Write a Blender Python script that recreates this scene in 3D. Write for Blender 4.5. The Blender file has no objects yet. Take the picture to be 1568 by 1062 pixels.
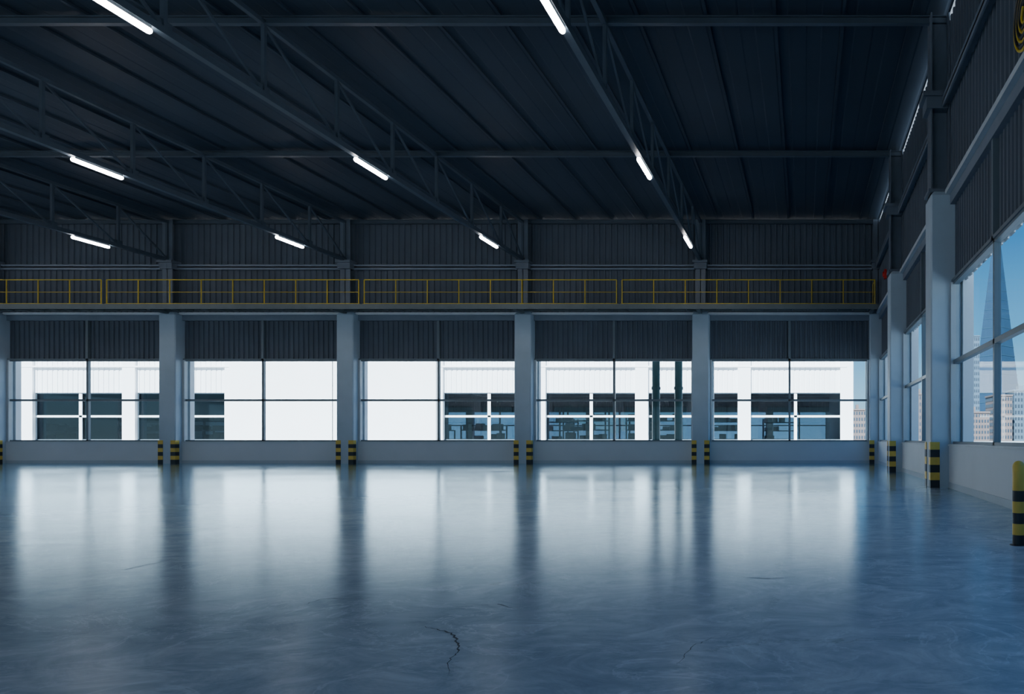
import bpy, math, random
from mathutils import Vector, Matrix
random.seed(7)
scene = bpy.context.scene

# ------------------------------------------------------------------ constants
SX  = 5.962     # bay spacing along the back wall
D   = 24.8      # distance camera -> back wall
XR  = 2.47      # right wall plane
XL  = XR-8*SX   # left wall plane
YF  = -11.2     # front wall plane (behind camera)
CH  = 0.84      # camera height
ZC  = 8.25      # ceiling underside

# ------------------------------------------------------------------ materials
def newmat(name):
    m = bpy.data.materials.new(name); m.use_nodes = True
    nt = m.node_tree
    return m, nt, nt.nodes["Principled BSDF"]

def mat(name, col, rough=0.6, metal=0.0, var=0.12, scale=3.0, bump=0.0, spec=0.5, stretch=(1,1,1)):
    m, nt, b = newmat(name)
    tc = nt.nodes.new("ShaderNodeTexCoord")
    mp = nt.nodes.new("ShaderNodeMapping"); mp.inputs["Scale"].default_value = stretch
    nz = nt.nodes.new("ShaderNodeTexNoise"); nz.inputs["Scale"].default_value = scale
    nz.inputs["Detail"].default_value = 6
    nt.links.new(tc.outputs["Object"], mp.inputs["Vector"])
    nt.links.new(mp.outputs["Vector"], nz.inputs["Vector"])
    cr = nt.nodes.new("ShaderNodeValToRGB")
    cr.color_ramp.elements[0].position = 0.3; cr.color_ramp.elements[1].position = 0.7
    cr.color_ramp.elements[0].color = (*[c*(1-var) for c in col], 1)
    cr.color_ramp.elements[1].color = (*[min(1, c*(1+var)) for c in col], 1)
    nt.links.new(nz.outputs["Fac"], cr.inputs["Fac"])
    nt.links.new(cr.outputs["Color"], b.inputs["Base Color"])
    b.inputs["Roughness"].default_value = rough
    b.inputs["Metallic"].default_value = metal
    b.inputs["Specular IOR Level"].default_value = spec
    if bump > 0:
        bp = nt.nodes.new("ShaderNodeBump"); bp.inputs["Strength"].default_value = bump
        bp.inputs["Distance"].default_value = 0.02
        nt.links.new(nz.outputs["Fac"], bp.inputs["Height"])
        nt.links.new(bp.outputs["Normal"], b.inputs["Normal"])
    return m

M_conc   = mat("painted_concrete", (0.41,0.50,0.58), 0.65, var=0.06, scale=1.5, bump=0.1)
M_sill   = mat("sill_plaster", (0.58,0.64,0.69), 0.6, var=0.04, scale=1.0, bump=0.05)
M_corr   = mat("corrugated_steel_dark", (0.090,0.113,0.145), 0.6, var=0.10, scale=0.8, spec=0.3)
M_girt   = mat("girt_steel", (0.16,0.20,0.25), 0.5, var=0.08)
M_trim   = mat("light_trim", (0.50,0.56,0.60), 0.5, var=0.05)
M_steel  = mat("column_steel", (0.12,0.15,0.19), 0.5, var=0.1)
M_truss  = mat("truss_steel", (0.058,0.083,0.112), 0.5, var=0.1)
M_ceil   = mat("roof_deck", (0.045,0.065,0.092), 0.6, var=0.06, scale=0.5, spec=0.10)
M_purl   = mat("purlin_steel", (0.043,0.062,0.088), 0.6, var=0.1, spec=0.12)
M_frame  = mat("window_frame", (0.13,0.17,0.20), 0.45, var=0.05)
M_jamb   = mat("window_jamb", (0.45,0.50,0.53), 0.5, var=0.05)
M_white  = mat("white_cladding", (0.86,0.87,0.88), 0.55, var=0.03, scale=0.4)
M_yel    = mat("safety_yellow", (0.68,0.47,0.07), 0.45, var=0.1, scale=6)
M_yrail  = mat("railing_yellow", (0.56,0.40,0.02), 0.45, var=0.1, scale=6)
M_blk    = mat("stripe_black", (0.015,0.019,0.025), 0.45, var=0.2, scale=6)
M_deck   = mat("catwalk_steel", (0.12,0.15,0.16), 0.55, var=0.1)
M_green  = mat("green_pipe_paint", (0.008,0.05,0.048), 0.4, var=0.15)
M_roof   = mat("roof_outer", (0.4,0.4,0.4), 0.8)
M_red    = mat("alarm_red", (0.7,0.03,0.02), 0.4)
M_ground = mat("asphalt", (0.30,0.33,0.35), 0.9, var=0.15, scale=0.3)
M_brick  = mat("far_brick_hazed", (0.14,0.11,0.105), 0.9, var=0.1, scale=0.1)  # far facades: distance haze put into the colours, dimmed and bluer
M_beige  = mat("far_render_hazed", (0.12,0.135,0.15), 0.9, var=0.1, scale=0.1)  # render tone blued by painted-in haze
M_grey   = mat("far_concrete_hazed", (0.06,0.105,0.15), 0.9, var=0.1, scale=0.1)  # concrete tone, blue haze mixed into the colour
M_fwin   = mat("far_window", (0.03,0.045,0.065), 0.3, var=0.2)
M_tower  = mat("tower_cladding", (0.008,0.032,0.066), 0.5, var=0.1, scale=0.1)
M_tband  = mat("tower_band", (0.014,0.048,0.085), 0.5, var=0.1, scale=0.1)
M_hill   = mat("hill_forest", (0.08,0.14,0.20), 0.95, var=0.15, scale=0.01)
M_crack  = mat("crack_dirt", (0.035,0.06,0.085), 0.8)
M_ifloor = mat("plain_floor", (0.12,0.14,0.16), 0.6)
M_rackb  = mat("rack_blue", (0.03,0.10,0.16), 0.5)
M_rackg  = mat("crate_green", (0.05,0.13,0.09), 0.6)
M_rackc  = mat("crate_cardboard", (0.22,0.21,0.19), 0.8)

# glass : thin pane
def glassmat(name, tint, refl):
    M = bpy.data.materials.new(name); M.use_nodes = True
    nt = M.node_tree; nt.nodes.clear()
    o = nt.nodes.new("ShaderNodeOutputMaterial"); mx = nt.nodes.new("ShaderNodeMixShader")
    tr = nt.nodes.new("ShaderNodeBsdfTransparent"); tr.inputs[0].default_value = (*tint,1)
    gl = nt.nodes.new("ShaderNodeBsdfGlossy"); gl.inputs["Roughness"].default_value = 0.02
    lw = nt.nodes.new("ShaderNodeLayerWeight"); lw.inputs[0].default_value = 0.5
    pw = nt.nodes.new("ShaderNodeMath"); pw.operation='POWER'; pw.inputs[1].default_value = 5
    ml = nt.nodes.new("ShaderNodeMath"); ml.operation='MULTIPLY_ADD'; ml.inputs[1].default_value = refl; ml.inputs[2].default_value = 0.04
    nt.links.new(lw.outputs["Facing"], pw.inputs[0]); nt.links.new(pw.outputs[0], ml.inputs[0])
    nt.links.new(ml.outputs[0], mx.inputs[0]); nt.links.new(tr.outputs[0], mx.inputs[1])
    nt.links.new(gl.outputs[0], mx.inputs[2]); nt.links.new(mx.outputs[0], o.inputs[0])
    return M
M_glass = glassmat("window_glass", (0.85,0.94,0.97), 0.35)
M_glassd = glassmat("window_glass_tinted", (0.15,0.205,0.235), 0.6)

# lamp emission
M_lamp, nt, b = newmat("lamp_diffuser")
b.inputs["Base Color"].default_value = (1,1,1,1)
b.inputs["Emission Color"].default_value = (1.0,0.94,0.91,1)
b.inputs["Emission Strength"].default_value = 42
M_lhouse = mat("lamp_housing", (0.6,0.62,0.64), 0.4)

# floor : diffuse sealed concrete under a thin glossy sealer with grazing-angle reflectance
M_floor, nt, b = newmat("polished_floor")
tc = nt.nodes.new("ShaderNodeTexCoord")
L_ = nt.links.new
def noise(scale, detail, sx=1, sy=1, rough=0.6, dist=0.0):
    mp = nt.nodes.new("ShaderNodeMapping"); mp.inputs["Scale"].default_value = (sx, sy, 1)
    n = nt.nodes.new("ShaderNodeTexNoise"); n.inputs["Scale"].default_value = scale
    n.inputs["Detail"].default_value = detail; n.inputs["Roughness"].default_value = rough
    n.inputs["Distortion"].default_value = dist
    L_(tc.outputs["Object"], mp.inputs["Vector"]); L_(mp.outputs["Vector"], n.inputs["Vector"])
    return n
def math_(op, a, b_=None, v=None):
    m = nt.nodes.new("ShaderNodeMath"); m.operation = op
    L_(a, m.inputs[0])
    if b_ is not None: L_(b_, m.inputs[1])
    if v is not None: m.inputs[1].default_value = v
    return m.outputs[0]
n1 = noise(0.45, 8, 0.7, 1.0, 0.65, 0.6)
n2 = noise(2.6, 12, 0.8, 1.1, 0.76, 2.2)
n3 = noise(22.0, 6, 0.8, 1.2, 0.7)
mh = math_('MULTIPLY', math_('ADD', n1.outputs["Fac"], n2.outputs["Fac"]), v=0.5)
cr = nt.nodes.new("ShaderNodeValToRGB")
e = cr.color_ramp.elements
e[0].position = 0.38; e[0].color = (0.25,0.34,0.44,1)
e[1].position = 0.62; e[1].color = (0.60,0.70,0.78,1)
x = e.new(0.5); x.color = (0.40,0.50,0.60,1)
L_(mh, cr.inputs["Fac"])
n4 = noise(1.3, 7, 0.8, 1.2, 0.6, 1.5)
rid = math_('ABSOLUTE', math_('SUBTRACT', n4.outputs["Fac"], v=0.5))
rr = nt.nodes.new("ShaderNodeMapRange"); rr.inputs["From Min"].default_value=0.0; rr.inputs["From Max"].default_value=0.012
rr.inputs["To Min"].default_value=1.0; rr.inputs["To Max"].default_value=0.0
L_(rid, rr.inputs["Value"])
msk = math_('MULTIPLY', rr.outputs[0], n2.outputs["Fac"])
mixc = nt.nodes.new("ShaderNodeMixRGB"); mixc.inputs[2].default_value=(0.64,0.75,0.84,1)
L_(msk, mixc.inputs[0]); L_(cr.outputs["Color"], mixc.inputs[1])
# faint dark hairline crazing : warped voronoi cell borders, broken up by noise
vm = nt.nodes.new("ShaderNodeVectorMath"); vm.operation='ADD'
vs = nt.nodes.new("ShaderNodeVectorMath"); vs.operation='SCALE'; vs.inputs["Scale"].default_value=0.35
L_(n2.outputs["Color"], vs.inputs[0]); L_(tc.outputs["Object"], vm.inputs[0]); L_(vs.outputs[0], vm.inputs[1])
vo = nt.nodes.new("ShaderNodeTexVoronoi"); vo.feature='DISTANCE_TO_EDGE'; vo.inputs["Scale"].default_value=0.55
L_(vm.outputs[0], vo.inputs["Vector"])
cm = nt.nodes.new("ShaderNodeMapRange"); cm.inputs["From Min"].default_value=0.0; cm.inputs["From Max"].default_value=0.006
cm.inputs["To Min"].default_value=0.6; cm.inputs["To Max"].default_value=0.0
L_(vo.outputs["Distance"], cm.inputs["Value"])
bk = nt.nodes.new("ShaderNodeMapRange"); bk.inputs["From Min"].default_value=0.5; bk.inputs["From Max"].default_value=0.6
L_(n1.outputs["Fac"], bk.inputs["Value"])
ck = math_('MULTIPLY', cm.outputs[0], bk.outputs[0])
mix2 = nt.nodes.new("ShaderNodeMixRGB"); mix2.inputs[2].default_value=(0.06,0.10,0.14,1)
L_(ck, mix2.inputs[0]); L_(mixc.outputs[0], mix2.inputs[1])
bp = nt.nodes.new("ShaderNodeBump"); bp.inputs["Strength"].default_value = 0.15; bp.inputs["Distance"].default_value = 0.004
L_(math_('ADD', n2.outputs["Fac"], n3.outputs["Fac"]), bp.inputs["Height"])
L_(mix2.outputs[0], b.inputs["Base Color"]); L_(bp.outputs["Normal"], b.inputs["Normal"])
b.inputs["Roughness"].default_value = 0.8; b.inputs["Specular IOR Level"].default_value = 0.0
gl = nt.nodes.new("ShaderNodeBsdfGlossy"); gl.inputs["Color"].default_value=(0.79,0.93,1.0,1)
mr = nt.nodes.new("ShaderNodeMapRange")
mr.inputs["From Min"].default_value = 0.38; mr.inputs["From Max"].default_value = 0.62
mr.inputs["To Min"].default_value = 0.105; mr.inputs["To Max"].default_value = 0.165
L_(mh, mr.inputs["Value"]); L_(mr.outputs[0], gl.inputs["Roughness"]); L_(bp.outputs["Normal"], gl.inputs["Normal"])
lw = nt.nodes.new("ShaderNodeLayerWeight"); lw.inputs[0].default_value = 0.5
fac = nt.nodes.new("ShaderNodeMath"); fac.operation='MULTIPLY_ADD'
L_(math_('POWER', lw.outputs["Facing"], v=19.0), fac.inputs[0]); fac.inputs[1].default_value=2.2; fac.inputs[2].default_value=0.06
fac.use_clamp=True
mxs = nt.nodes.new("ShaderNodeMixShader")
L_(fac.outputs[0], mxs.inputs[0]); L_(b.outputs[0], mxs.inputs[1]); L_(gl.outputs[0], mxs.inputs[2])
L_(mxs.outputs[0], nt.nodes["Material Output"].inputs["Surface"])

# ------------------------------------------------------------------ mesh builder
class MB:
    def __init__(s, T=None):
        s.v=[]; s.f=[]; s.mi=[]; s.mats=[]; s.T=T or (lambda a,b,c:(a,b,c)); s.sm=[]
    def m(s, mat):
        if mat not in s.mats: s.mats.append(mat)
        return s.mats.index(mat)
    def quad(s, pts, mat, smooth=False):
        n=len(s.v); s.v += [s.T(*p) for p in pts]; s.f.append(tuple(range(n, n+len(pts))))
        s.mi.append(s.m(mat)); s.sm.append(smooth)
    def raw(s, pts, faces, mat, smooth=False):
        n=len(s.v); s.v += [s.T(*p) for p in pts]; k=s.m(mat)
        for f in faces:
            s.f.append(tuple(n+i for i in f)); s.mi.append(k); s.sm.append(smooth)
    def box(s, x0,x1,y0,y1,z0,z1, mat):
        p=[(x0,y0,z0),(x1,y0,z0),(x1,y1,z0),(x0,y1,z0),(x0,y0,z1),(x1,y0,z1),(x1,y1,z1),(x0,y1,z1)]
        s.raw(p, [(0,3,2,1),(4,5,6,7),(0,1,5,4),(1,2,6,5),(2,3,7,6),(3,0,4,7)], mat)
    def beam(s, p, q, w, h, mat):
        p=Vector(p); q=Vector(q); d=(q-p).normalized()
        up=Vector((0,0,1)) if abs(d.z)<0.95 else Vector((0,1,0))
        sx=d.cross(up).normalized()*(w/2); sz=sx.cross(d).normalized()*(h/2)
        pts=[tuple(a+i*sx+j*sz) for a in (p,q) for i,j in ((-1,-1),(1,-1),(1,1),(-1,1))]
        s.raw(pts, [(0,1,2,3),(7,6,5,4),(0,4,5,1),(1,5,6,2),(2,6,7,3),(3,7,4,0)], mat)
    def rev(s, p, q, prof, mat, n=16, caps=True):
        """prof: list of (t, r) along p->q"""
        p=Vector(p); q=Vector(q); d=(q-p); L=d.length; d.normalize()
        a=Vector((1,0,0)) if abs(d.x)<0.9 else Vector((0,1,0))
        u=d.cross(a).normalized(); w=d.cross(u)
        pts=[]; fs=[]
        for t,r in prof:
            for i in range(n):
                an=2*math.pi*i/n
                pts.append(tuple(p+d*t+u*(r*math.cos(an))+w*(r*math.sin(an))))
        for k in range(len(prof)-1):
            for i in range(n):
                j=(i+1)%n; fs.append((k*n+i,k*n+j,(k+1)*n+j,(k+1)*n+i))
        s.raw(pts, fs, mat, True)
        if caps:
            s.raw(pts[:n], [tuple(range(n))[::-1]], mat); s.raw(pts[-n:], [tuple(range(n))], mat)
    def cyl(s, p, q, r, mat, n=12):
        L=(Vector(q)-Vector(p)).length; s.rev(p,q,[(0,r),(L,r)],mat,n)
    def corr(s, u0,u1,v,z0,z1, mat, pitch=0.2, dep=0.035, rib=0.06, sl=0.015):
        """vertical ribbed sheet, ribs towards -v"""
        n=max(1,int(round((u1-u0)/pitch))); p=(u1-u0)/n; prof=[]
        for i in range(n):
            a=u0+i*p
            prof += [(a,v),(a+p-rib-2*sl,v),(a+p-rib-sl,v-dep),(a+p-sl,v-dep)]
        prof.append((u1,v))
        pts=[]
        for (u,vv) in prof: pts += [(u,vv,z0),(u,vv,z1)]
        s.raw(pts, [(2*i,2*i+2,2*i+3,2*i+1) for i in range(len(prof)-1)], mat)
    def build(s, name, parent=None):
        me=bpy.data.meshes.new(name); me.from_pydata(s.v,[],s.f)
        for m in s.mats: me.materials.append(m)
        me.polygons.foreach_set("material_index", s.mi)
        me.polygons.foreach_set("use_smooth", s.sm); me.update()
        o=bpy.data.objects.new(name, me); scene.collection.objects.link(o)
        if parent: o.parent=parent
        return o

def empty(name, parent=None):
    o=bpy.data.objects.new(name,None); scene.collection.objects.link(o)
    if parent: o.parent=parent
    return o

# ------------------------------------------------------------------ wall system
wcount=[0]
ZS, ZH, ZT, ZTR, ZG = 0.71, 3.50, 2.14, 5.07, 6.62

def wall(name, T, cols, parent=None, blank=(), glass=None, gap=0.035, ogap=0.035):
    """u along the wall, v outward, z up. cols = list of u positions of column centres"""
    glass=glass or M_glass
    u0,u1=min(cols),max(cols)
    cols=sorted(cols)
    w=MB(T)
    w.box(u0,u1,0.0,0.24,-0.1,ZS,M_sill)
    w.box(u0,u1,-0.02,0.26,ZS,ZS+0.035,M_trim)
    w.box(u0,u1,-0.012,0.0,0.0,0.10,M_conc)
    w.corr(u0,u1,0.07,ZTR,ZC-gap,M_corr)                # upper sheet
    w.corr(u0,u1,0.14,ZH+0.05,4.84,M_corr,pitch=0.17)    # recessed lower sheet
    w.box(u0,u1,0.02,0.2,4.84,ZTR-0.05,M_girt)
    w.box(u0,u1,-0.06,0.1,ZTR-0.05,ZTR+0.03,M_trim)
    w.box(u0,u1,-0.1,0.05,ZG-0.02,ZG+0.02,M_girt)
    w.box(u0,u1,-0.1,-0.07,ZG-0.09,ZG+0.09,M_girt)
    w.box(u0,u1,0.04,0.2,ZH,ZH+0.05,M_frame)
    # outer skin
    w.box(u0,u1,0.20,0.22,ZH+0.02,ZC-ogap,M_white)
    w.corr(u0,u1,0.27,ZH+0.02,ZC-ogap,M_white,pitch=0.3,dep=0.03)
    w.box(u0,u1,0.24,0.26,-0.1,ZS,M_white)
    w.box(u0,u1,0.25,0.42,5.0,5.09,M_white)
    if ogap>0.1: w.box(u0,u1,0.06,0.68,ZC-0.02,ZC-0.005,M_white)   # pale eaves soffit
    for c in cols:
        w.box(c-0.38,c+0.38,0.22,0.40,-0.1,ZC-ogap,M_white)
    for a,bb in zip(cols[:-1],cols[1:]):
        mid=(a+bb)/2
        w.box(mid-0.04,mid+0.04,0.04,0.2,ZH,4.84,M_frame)
    wo=w.build(name,parent)
    # windows
    for i,(a,bb) in enumerate(zip(cols[:-1],cols[1:])):
        mid=(a+bb)/2; la=a+0.28; lb=bb-0.28
        if i in blank:
            k=MB(T); k.box(la-0.3,lb+0.3,0.22,0.5,-0.1,ZC-0.1,M_white); k.build("blank_panel",wo); continue
        wcount[0]+=1
        k=MB(T)
        k.box(la,la+0.07,0.02,0.16,ZS+0.035,ZH,M_jamb); k.box(lb-0.07,lb,0.02,0.16,ZS+0.035,ZH,M_jamb)
        k.box(mid-0.035,mid+0.035,0.06,0.15,ZS+0.035,ZH,M_frame)
        k.box(la,lb,0.06,0.15,ZT-0.035,ZT+0.035,M_frame)
        k.box(la,lb,0.06,0.15,ZH-0.04,ZH,M_frame)
        k.box(la,lb,0.06,0.15,ZS+0.035,ZS+0.08,M_frame)
        k.quad([(la,0.11,ZS),(lb,0.11,ZS),(lb,0.11,ZH),(la,0.11,ZH)],glass)
        if parent is not None:   # light outer frame seen from outside
            for (p0,p1,q0,q1) in ((mid-0.09,mid+0.09,ZS,ZH),(la,lb,ZT-0.06,ZT+0.06)):
                k.box(p0,p1,0.16,0.2,q0,q1,M_white)
        k.build("window_%d"%wcount[0] if parent is None else "window_pane",parent)
    return wo

def column(T,c,parent=None,dv=0.26):
    k=MB(T); h=0.28
    # bevelled concrete shaft
    b=0.025
    prof=[(c-h,0.2),(c-h,-dv+b),(c-h+b,-dv),(c+h-b,-dv),(c+h,-dv+b),(c+h,0.2)]
    n=len(prof); pts=[(x,y,0) for x,y in prof]+[(x,y,5.0) for x,y in prof]+[(c+(x-c)*0.8,y*0.8,5.08) for x,y in prof]
    fs=[]
    for r in range(2):
        for i in range(n):
            j=(i+1)%n; fs.append((r*n+i,r*n+j,(r+1)*n+j,(r+1)*n+i))
    fs.append(tuple(range(2*n,3*n))); k.raw(pts,fs,M_conc)
    # steel H section
    s=0.17
    k.box(c-s,c+s,-dv+0.02,-dv+0.045,5.08,ZC-0.06,M_steel)
    k.box(c-0.012,c+0.012,-dv+0.02,0.04,5.08,ZC-0.06,M_steel)
    k.box(c-s,c+s,0.015,0.04,5.08,ZC-0.06,M_steel)
    k.box(c-0.24,c+0.24,-dv-0.03,0.04,5.08,5.13,M_steel)
    # truss seat bracket
    k.box(c-0.25,c+0.25,-dv-0.12,0.02,6.72,6.80,M_steel)
    k.box(c-0.21,c+0.21,-dv-0.06,0.0,6.52,6.72,M_steel)
    k.build("column",parent)

def guard(T,c,side,dv=0.26):
    """L-shaped striped corner guard"""
    k=MB(T); t=0.012; L=0.15; x=c+side*(0.28)
    seg=6; H=0.78; hs=H/seg
    for i in range(seg):
        m=M_yel if (seg-1-i)%2==0 else M_blk
        z0=i*hs; z1=z0+hs
        a,b=sorted((x+side*t, x-side*L)); k.box(a,b,-dv-t,-dv,z0,z1,m)
        a,b=sorted((x, x+side*t)); k.box(a,b,-dv,-dv+L,z0,z1,m)
    k.build("column_guard")

Tb=lambda u,v,z:(u,D+v,z)
Tr=lambda u,v,z:(XR+v,u,z)
Tl=lambda u,v,z:(XL-v,u,z)
Tf=lambda u,v,z:(u,YF-v,z)
colsX=[XR-SX*i for i in range(9)]
colsY=[D-6*i for i in range(7)]
wall("wall_back",Tb,colsX); wall("wall_right",Tr,colsY,gap=0.15,ogap=0.6); wall("wall_left",Tl,colsY); wall("wall_front",Tf,colsX)
for c in colsX:
    column(Tb,c); column(Tf,c)
    for sd in (-1,1):
        if c==XR and sd==1: continue
        guard(Tb,c,sd)
for c in colsY[1:-1]:
    column(Tr,c,dv=0.31); column(Tl,c)
    guard(Tr,c,-1,dv=0.31); guard(Tr,c,1,dv=0.31)

# floor, ceiling
k=MB(); k.box(XL,XR,YF,D,-0.1,0.0,M_floor); k.build("floor")
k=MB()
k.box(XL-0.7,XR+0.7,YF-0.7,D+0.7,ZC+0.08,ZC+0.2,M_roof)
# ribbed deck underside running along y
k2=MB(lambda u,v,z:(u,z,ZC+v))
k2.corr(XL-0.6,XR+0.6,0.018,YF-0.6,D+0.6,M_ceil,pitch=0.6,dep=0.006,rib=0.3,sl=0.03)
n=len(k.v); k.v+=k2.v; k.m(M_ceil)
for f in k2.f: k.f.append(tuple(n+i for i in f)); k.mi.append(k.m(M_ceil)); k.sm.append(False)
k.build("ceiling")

# purlins + cross beams
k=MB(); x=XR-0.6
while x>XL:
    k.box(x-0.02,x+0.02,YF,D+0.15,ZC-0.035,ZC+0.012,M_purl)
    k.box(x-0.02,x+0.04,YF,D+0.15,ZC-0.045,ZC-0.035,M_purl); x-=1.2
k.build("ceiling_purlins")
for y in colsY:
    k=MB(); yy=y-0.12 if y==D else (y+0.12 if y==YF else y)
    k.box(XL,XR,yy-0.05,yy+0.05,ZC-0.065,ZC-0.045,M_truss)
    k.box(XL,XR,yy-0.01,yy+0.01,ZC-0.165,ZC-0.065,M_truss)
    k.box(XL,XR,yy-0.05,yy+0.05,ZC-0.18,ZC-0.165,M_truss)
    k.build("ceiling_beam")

# trusses
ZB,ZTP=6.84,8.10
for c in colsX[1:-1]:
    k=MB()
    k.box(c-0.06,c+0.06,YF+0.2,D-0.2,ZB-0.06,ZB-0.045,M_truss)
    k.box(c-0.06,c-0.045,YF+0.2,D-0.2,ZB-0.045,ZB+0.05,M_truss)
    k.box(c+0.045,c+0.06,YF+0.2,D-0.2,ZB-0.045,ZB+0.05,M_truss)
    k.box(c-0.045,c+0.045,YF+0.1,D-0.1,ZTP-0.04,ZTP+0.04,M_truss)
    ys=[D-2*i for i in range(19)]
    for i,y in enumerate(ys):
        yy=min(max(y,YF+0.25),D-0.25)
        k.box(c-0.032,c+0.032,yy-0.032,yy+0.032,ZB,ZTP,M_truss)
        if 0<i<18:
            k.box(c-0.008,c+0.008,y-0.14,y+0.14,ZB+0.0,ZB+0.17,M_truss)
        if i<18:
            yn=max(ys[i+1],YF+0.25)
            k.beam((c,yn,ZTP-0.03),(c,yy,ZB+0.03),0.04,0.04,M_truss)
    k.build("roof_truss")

# lights
for c in colsX[1:-1]:
    for i in range(6):
        y=D-2.87-5.96*i
        if y<-6: continue
        k=MB(); L=0.58; z=6.715
        k.box(c-0.045,c+0.045,y-L+0.04,y+L-0.04,z+0.025,z+0.065,M_lhouse)
        prof=[(0.0,0.012),(0.006,0.027),(0.02,0.041),(0.045,0.047),(2*L-0.045,0.047),(2*L-0.02,0.041),(2*L-0.006,0.027),(2*L,0.012)]
        k.rev((c,y-L,z),(c,y+L,z),prof,M_lamp,14)
        k.build("ceiling_light")

# ------------------------------------------------------------------ catwalk
cw=empty("catwalk")
yf=D-1.0; ybk=D-0.30
k=MB()
k.box(XL+0.2,XR-0.08,yf,yf+0.05,5.05,5.21,M_deck)
k.box(XL+0.2,XR-0.08,ybk-0.05,ybk,5.09,5.19,M_deck)
x=XL+0.3
while x<XR-0.2:
    k.box(x,x+0.05,yf+0.05,ybk-0.05,5.10,5.16,M_deck); x+=0.5
for i in range(12):
    yy=yf+0.07+i*0.05; k.box(XL+0.2,XR-0.08,yy,yy+0.022,5.16,5.19,M_deck)
for c in colsX:
    cc=min(max(c,XL+0.4),XR-0.25)
    k.box(cc-0.05,cc+0.05,yf+0.05,D-0.2,5.02,5.10,M_deck)
k.build("deck",cw)
k=MB(); yr=yf+0.025; r=0.018
xe=2.29
mod=[2.29,-6.03,-14.42,-22.80,-31.2,-39.6,XL+0.3]
for a,bx in zip(mod[:-1],mod[1:]):
    a2=a-0.09; b2=bx+0.09
    if a==2.29: a2=a
    n=max(1,round((a2-b2)/1.03))
    for i in range(n+1):
        xx=a2+(b2-a2)*i/n
        k.cyl((xx,yr,5.18),(xx,yr,6.0),0.017,M_yrail,8)
        k.box(xx-0.05,xx+0.05,yr-0.03,yr+0.03,5.21,5.22,M_yrail)
    for z in (6.0,5.6):
        k.cyl((a2,yr,z),(b2,yr,z),r if z>5.9 else 0.011,M_yrail,8)
    k.box(b2,a2,yr-0.035,yr-0.027,5.215,5.235,M_yrail)
k.cyl((xe,yr,6.0),(xe,ybk,6.0),r,M_yrail,8); k.cyl((xe,yr,5.6),(xe,ybk,5.6),0.011,M_yrail,8); k.cyl((xe,ybk,5.18),(xe,ybk,6.0),0.017,M_yrail,8)
k.build("railing",cw)

# fire alarm at end of the catwalk on side wall
k=MB()
k.box(XR-0.04,XR+0.03,22.3,22.5,5.72,6.0,M_red); k.cyl((XR-0.08,22.4,5.86),(XR-0.04,22.4,5.86),0.08,M_red,14)
k.build("fire_alarm_bell")

# hanging coiled hose on upper right wall
k=MB(); cy=7.75; cz=5.35; X0=XR-0.14
for j in range(7):
    R=0.10+0.045*j; n=28
    for i in range(n):
        a0=2*math.pi*i/n; a1=2*math.pi*(i+1)/n
        k.cyl((X0-0.01*(j%2),cy+R*math.cos(a0),cz+R*math.sin(a0)),(X0-0.01*(j%2),cy+R*math.cos(a1),cz+R*math.sin(a1)),0.016,M_yrail if j%2==0 else M_blk,6)
k.cyl((X0,cy,cz),(XR-0.065,cy,cz),0.05,M_blk,12)
k.box(X0-0.02,XR-0.065,cy-0.03,cy+0.03,cz+0.08,cz+0.12,M_blk)
k.build("hose_reel")

# bollards along right wall
def bollard(x,y):
    k=MB(); r=0.048; H=0.665; seg=[(0,0.082,M_blk),(0.082,0.17,M_yel),(0.17,0.255,M_blk),(0.255,0.345,M_yel),(0.345,0.43,M_blk)]
    for a,b2,m in seg: k.rev((x,y,a),(x,y,b2),[(0,r),(b2-a,r)],m,24,False)
    z0=0.43; z1=H-r
    prof=[(0,r),(z1-z0,r)]+[(z1-z0+r*math.sin(t*math.pi/16),max(0.001,r*math.cos(t*math.pi/16))) for t in range(1,9)]
    k.rev((x,y,z0),(x,y,H),prof,M_yel,24,False)
    k.rev((x,y,0),(x,y,0.006),[(0,0.07),(0.004,0.07),(0.006,0.066)],M_blk,24)
    k.build("bollard")
bollard(1.69,5.78)
bollard(1.69,-0.2)

# floor crack
def crack(pts,wd):
    k=MB(); fine=[]
    for (a,b2) in zip(pts[:-1],pts[1:]):
        for i in range(6):
            t=i/6; fine.append((a[0]+(b2[0]-a[0])*t+random.uniform(-.008,.008),a[1]+(b2[1]-a[1])*t+random.uniform(-.012,.012)))
    fine.append(pts[-1]); n=len(fine)
    for i in range(n-1):
        w0=wd*math.sin(math.pi*i/(n-1))*random.uniform(.5,1.4); w1=wd*math.sin(math.pi*(i+1)/(n-1))
        (x0,y0),(x1,y1)=fine[i],fine[i+1]
        k.quad([(x0-w0,y0-w0,.0012),(x0+w0,y0+w0,.0012),(x1+w1,y1+w1,.0012),(x1-w1,y1-w1,.0012)],M_crack)
    k.build("floor_crack")
def fp(px,py):
    d=CH*1121/(py-671); return ((px-1232)/1121*d,d)
crack([fp(688,1034),fp(690,1010),fp(704,992),fp(700,978),fp(688,968),fp(664,962),fp(630,957)],0.003)
crack([fp(1030,1022),fp(1048,1004),fp(1064,988),fp(1090,976),fp(1130,968)],0.0018)
crack([fp(40,890),fp(110,880),fp(190,872),fp(290,850)],0.004)
crack([fp(690,930),fp(760,925),fp(800,932)],0.0025)
crack([fp(1120,882),fp(1180,886),fp(1235,881)],0.004)
crack([fp(450,930),fp(500,915),fp(560,918)],0.003)

# ------------------------------------------------------------------ exterior
k=MB(); k.box(-1500,1500,-600,2500,-0.4,-0.16,M_ground); k.build("ground")

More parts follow.
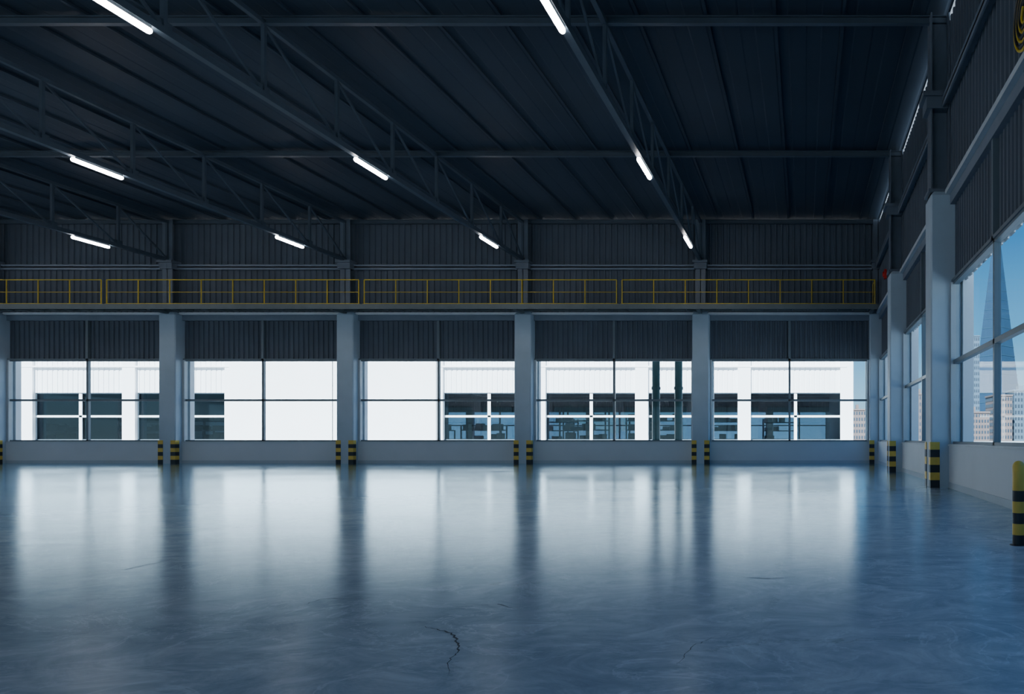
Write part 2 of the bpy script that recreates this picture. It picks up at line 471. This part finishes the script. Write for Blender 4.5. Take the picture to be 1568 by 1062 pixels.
# opposite warehouse (same construction)
wb=empty("warehouse_building")
YO=D+18.4
colsO=[XR-6*i for i in range(11)]
wall("facade_near",lambda u,v,z:(u,YO-v,z),colsO,wb,blank=(4,5),glass=M_glassd)
YO2=YO+30
wall("facade_far",lambda u,v,z:(u,YO2+v,z),colsO,wb)
k=MB()
k.box(XR-60.6,XR+0.6,YO-0.7,YO2+0.7,ZC+0.05,ZC+0.3,M_roof)
k.box(XR-60,XR,YO,YO2,ZC,ZC+0.05,M_ceil)
k.box(XR-60,XR+0.2,YO,YO2,-0.15,0.0,M_ifloor)
k.box(XR,XR+0.24,YO,YO2,0,ZC,M_white); k.box(XR-60.24,XR-60,YO,YO2,0,ZC,M_white)
for c in colsO: 
    k.box(c-0.28,c+0.28,YO,YO+0.5,0,ZC,M_conc); 
k.build("shell",wb)
# storage racks inside the opposite building
k=MB(); x=XR-59
while x<XR-2:
    L=random.uniform(2.2,3.6); yy=YO+random.uniform(3,9); H=random.uniform(1.4,2.6)
    for xx in (x,x+L):
        for dy in (0,0.9): k.box(xx-0.04,xx+0.04,yy+dy-0.04,yy+dy+0.04,0,H,M_rackb)
    z=0.15
    while z<H:
        k.box(x,x+L,yy-0.03,yy+0.93,z,z+0.07,M_rackb)
        q=x+0.1
        while q<x+L-0.3:
            ww=random.uniform(0.3,0.7); 
            if random.random()<0.75: k.box(q,min(q+ww,x+L-0.06),yy+0.05,yy+0.8,z+0.07,z+random.uniform(0.25,0.5),random.choice([M_rackg,M_rackc,M_rackb]))
            q+=ww+0.08
        z+=0.6
    x+=L+random.uniform(0.3,1.8)
k.build("storage_racks",wb)

# green pipes outside back wall
for px in (1004.5,1039):
    yy=D+1.6; x=(px-1232)/1121*yy
    k=MB(); k.cyl((x,yy,-0.16),(x,yy,ZC+0.05),0.14,M_green,24)
    for z in (0.05,2.6,5.2,7.6): k.cyl((x,yy,z),(x,yy,z+0.1),0.165,M_green,24)
    k.cyl((x,yy,-0.17),(x,yy,-0.12),0.24,M_green,24)
    k.build("drain_pipe")

# city
def tower(x,y,w,d,h,m,nx,nz,name="apartment_building"):
    k=MB(); k.box(x,x+w,y,y+d,-0.2,h,m); k.box(x-0.3,x+w+0.3,y-0.3,y+d+0.3,h,h+0.6,m)
    k.box(x+w*0.3,x+w*0.5,y+d*.3,y+d*.6,h+0.6,h+2.6,m)
    cw_=w/nx; ch=h/nz
    for i in range(nx):
        for j in range(nz):
            k.box(x+cw_*(i+.22),x+cw_*(i+.78),y-0.12,y,ch*(j+.3),ch*(j+.8),M_fwin)
    nd=max(2,int(d/cw_))
    for i in range(nd):
        for j in range(nz):
            a=y+d*(i+.25)/nd; b2=y+d*(i+.75)/nd
            k.box(x-0.12,x,a,b2,ch*(j+.3),ch*(j+.8),M_fwin)
    k.build(name)
def atpx(p0,p1,ptop,Y,m,nx,nz,d=14):
    s=Y/1121; tower((p0-1232)*s,Y,(p1-p0)*s,d,CH+(671-ptop)*s,m,nx,nz)
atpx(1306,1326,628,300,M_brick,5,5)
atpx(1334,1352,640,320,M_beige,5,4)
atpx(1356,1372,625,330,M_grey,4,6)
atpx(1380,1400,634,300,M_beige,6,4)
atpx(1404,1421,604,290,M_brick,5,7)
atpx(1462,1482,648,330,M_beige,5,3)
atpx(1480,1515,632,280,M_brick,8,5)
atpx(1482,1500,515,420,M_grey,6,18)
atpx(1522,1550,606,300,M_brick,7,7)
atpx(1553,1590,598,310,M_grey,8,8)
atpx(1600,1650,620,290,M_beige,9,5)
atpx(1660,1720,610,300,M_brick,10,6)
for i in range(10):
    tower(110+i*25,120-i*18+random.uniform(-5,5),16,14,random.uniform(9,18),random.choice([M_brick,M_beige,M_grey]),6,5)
# tapered pyramidal skyscraper
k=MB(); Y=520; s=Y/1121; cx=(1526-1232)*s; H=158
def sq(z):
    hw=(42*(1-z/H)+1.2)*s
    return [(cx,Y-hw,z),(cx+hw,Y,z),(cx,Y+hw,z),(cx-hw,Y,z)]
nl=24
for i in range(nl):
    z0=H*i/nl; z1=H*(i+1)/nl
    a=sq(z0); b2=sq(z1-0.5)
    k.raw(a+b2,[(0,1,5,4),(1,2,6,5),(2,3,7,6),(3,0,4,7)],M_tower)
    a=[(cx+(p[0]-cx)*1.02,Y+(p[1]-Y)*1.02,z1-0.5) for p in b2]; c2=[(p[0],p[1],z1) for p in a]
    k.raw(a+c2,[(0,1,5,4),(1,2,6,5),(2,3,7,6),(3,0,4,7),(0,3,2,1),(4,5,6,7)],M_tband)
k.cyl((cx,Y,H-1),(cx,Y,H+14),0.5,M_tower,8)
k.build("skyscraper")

# hills
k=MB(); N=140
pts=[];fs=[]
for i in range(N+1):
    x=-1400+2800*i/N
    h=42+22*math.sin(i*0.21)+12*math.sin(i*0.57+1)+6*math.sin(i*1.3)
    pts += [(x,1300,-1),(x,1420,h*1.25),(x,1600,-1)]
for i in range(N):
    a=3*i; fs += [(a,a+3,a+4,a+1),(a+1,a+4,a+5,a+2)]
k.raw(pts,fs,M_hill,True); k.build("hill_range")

# ------------------------------------------------------------------ world + sun
w=bpy.data.worlds.new("sky"); scene.world=w; w.use_nodes=True
nt=w.node_tree; bg=nt.nodes["Background"]
tc=nt.nodes.new("ShaderNodeTexCoord"); sp=nt.nodes.new("ShaderNodeSeparateXYZ")
cr=nt.nodes.new("ShaderNodeValToRGB"); el=cr.color_ramp.elements
el[0].position=0.0; el[0].color=(0.29,0.45,0.55,1)
el[1].position=1.0; el[1].color=(0.03,0.13,0.36,1)
for p,c in ((0.05,(0.19,0.38,0.53,1)),(0.13,(0.065,0.25,0.45,1)),(0.26,(0.02,0.13,0.31,1)),(0.5,(0.03,0.16,0.40,1))):
    x=el.new(p); x.color=c
nt.links.new(tc.outputs["Generated"],sp.inputs[0]); nt.links.new(sp.outputs["Z"],cr.inputs["Fac"])
nt.links.new(cr.outputs["Color"],bg.inputs["Color"]); bg.inputs["Strength"].default_value=2.5

sd=bpy.data.lights.new("sun","SUN"); sd.energy=26; sd.angle=0.01; sd.color=(0.93,0.97,1.0)
so=bpy.data.objects.new("sun",sd); scene.collection.objects.link(so)
so.rotation_euler=Vector((0.35,1.0,-1.05)).to_track_quat('-Z','Y').to_euler()

# ------------------------------------------------------------------ camera
cd=bpy.data.cameras.new("camera"); co=bpy.data.objects.new("camera",cd); scene.collection.objects.link(co)
co.location=(0,0,CH); co.rotation_euler=(math.radians(90),0,0)
cd.sensor_width=36; cd.lens=36*1121/1568
cd.shift_x=-(1232-784)/1568; cd.shift_y=(671-531)/1568
cd.clip_end=4000; cd.clip_start=0.05
scene.camera=co
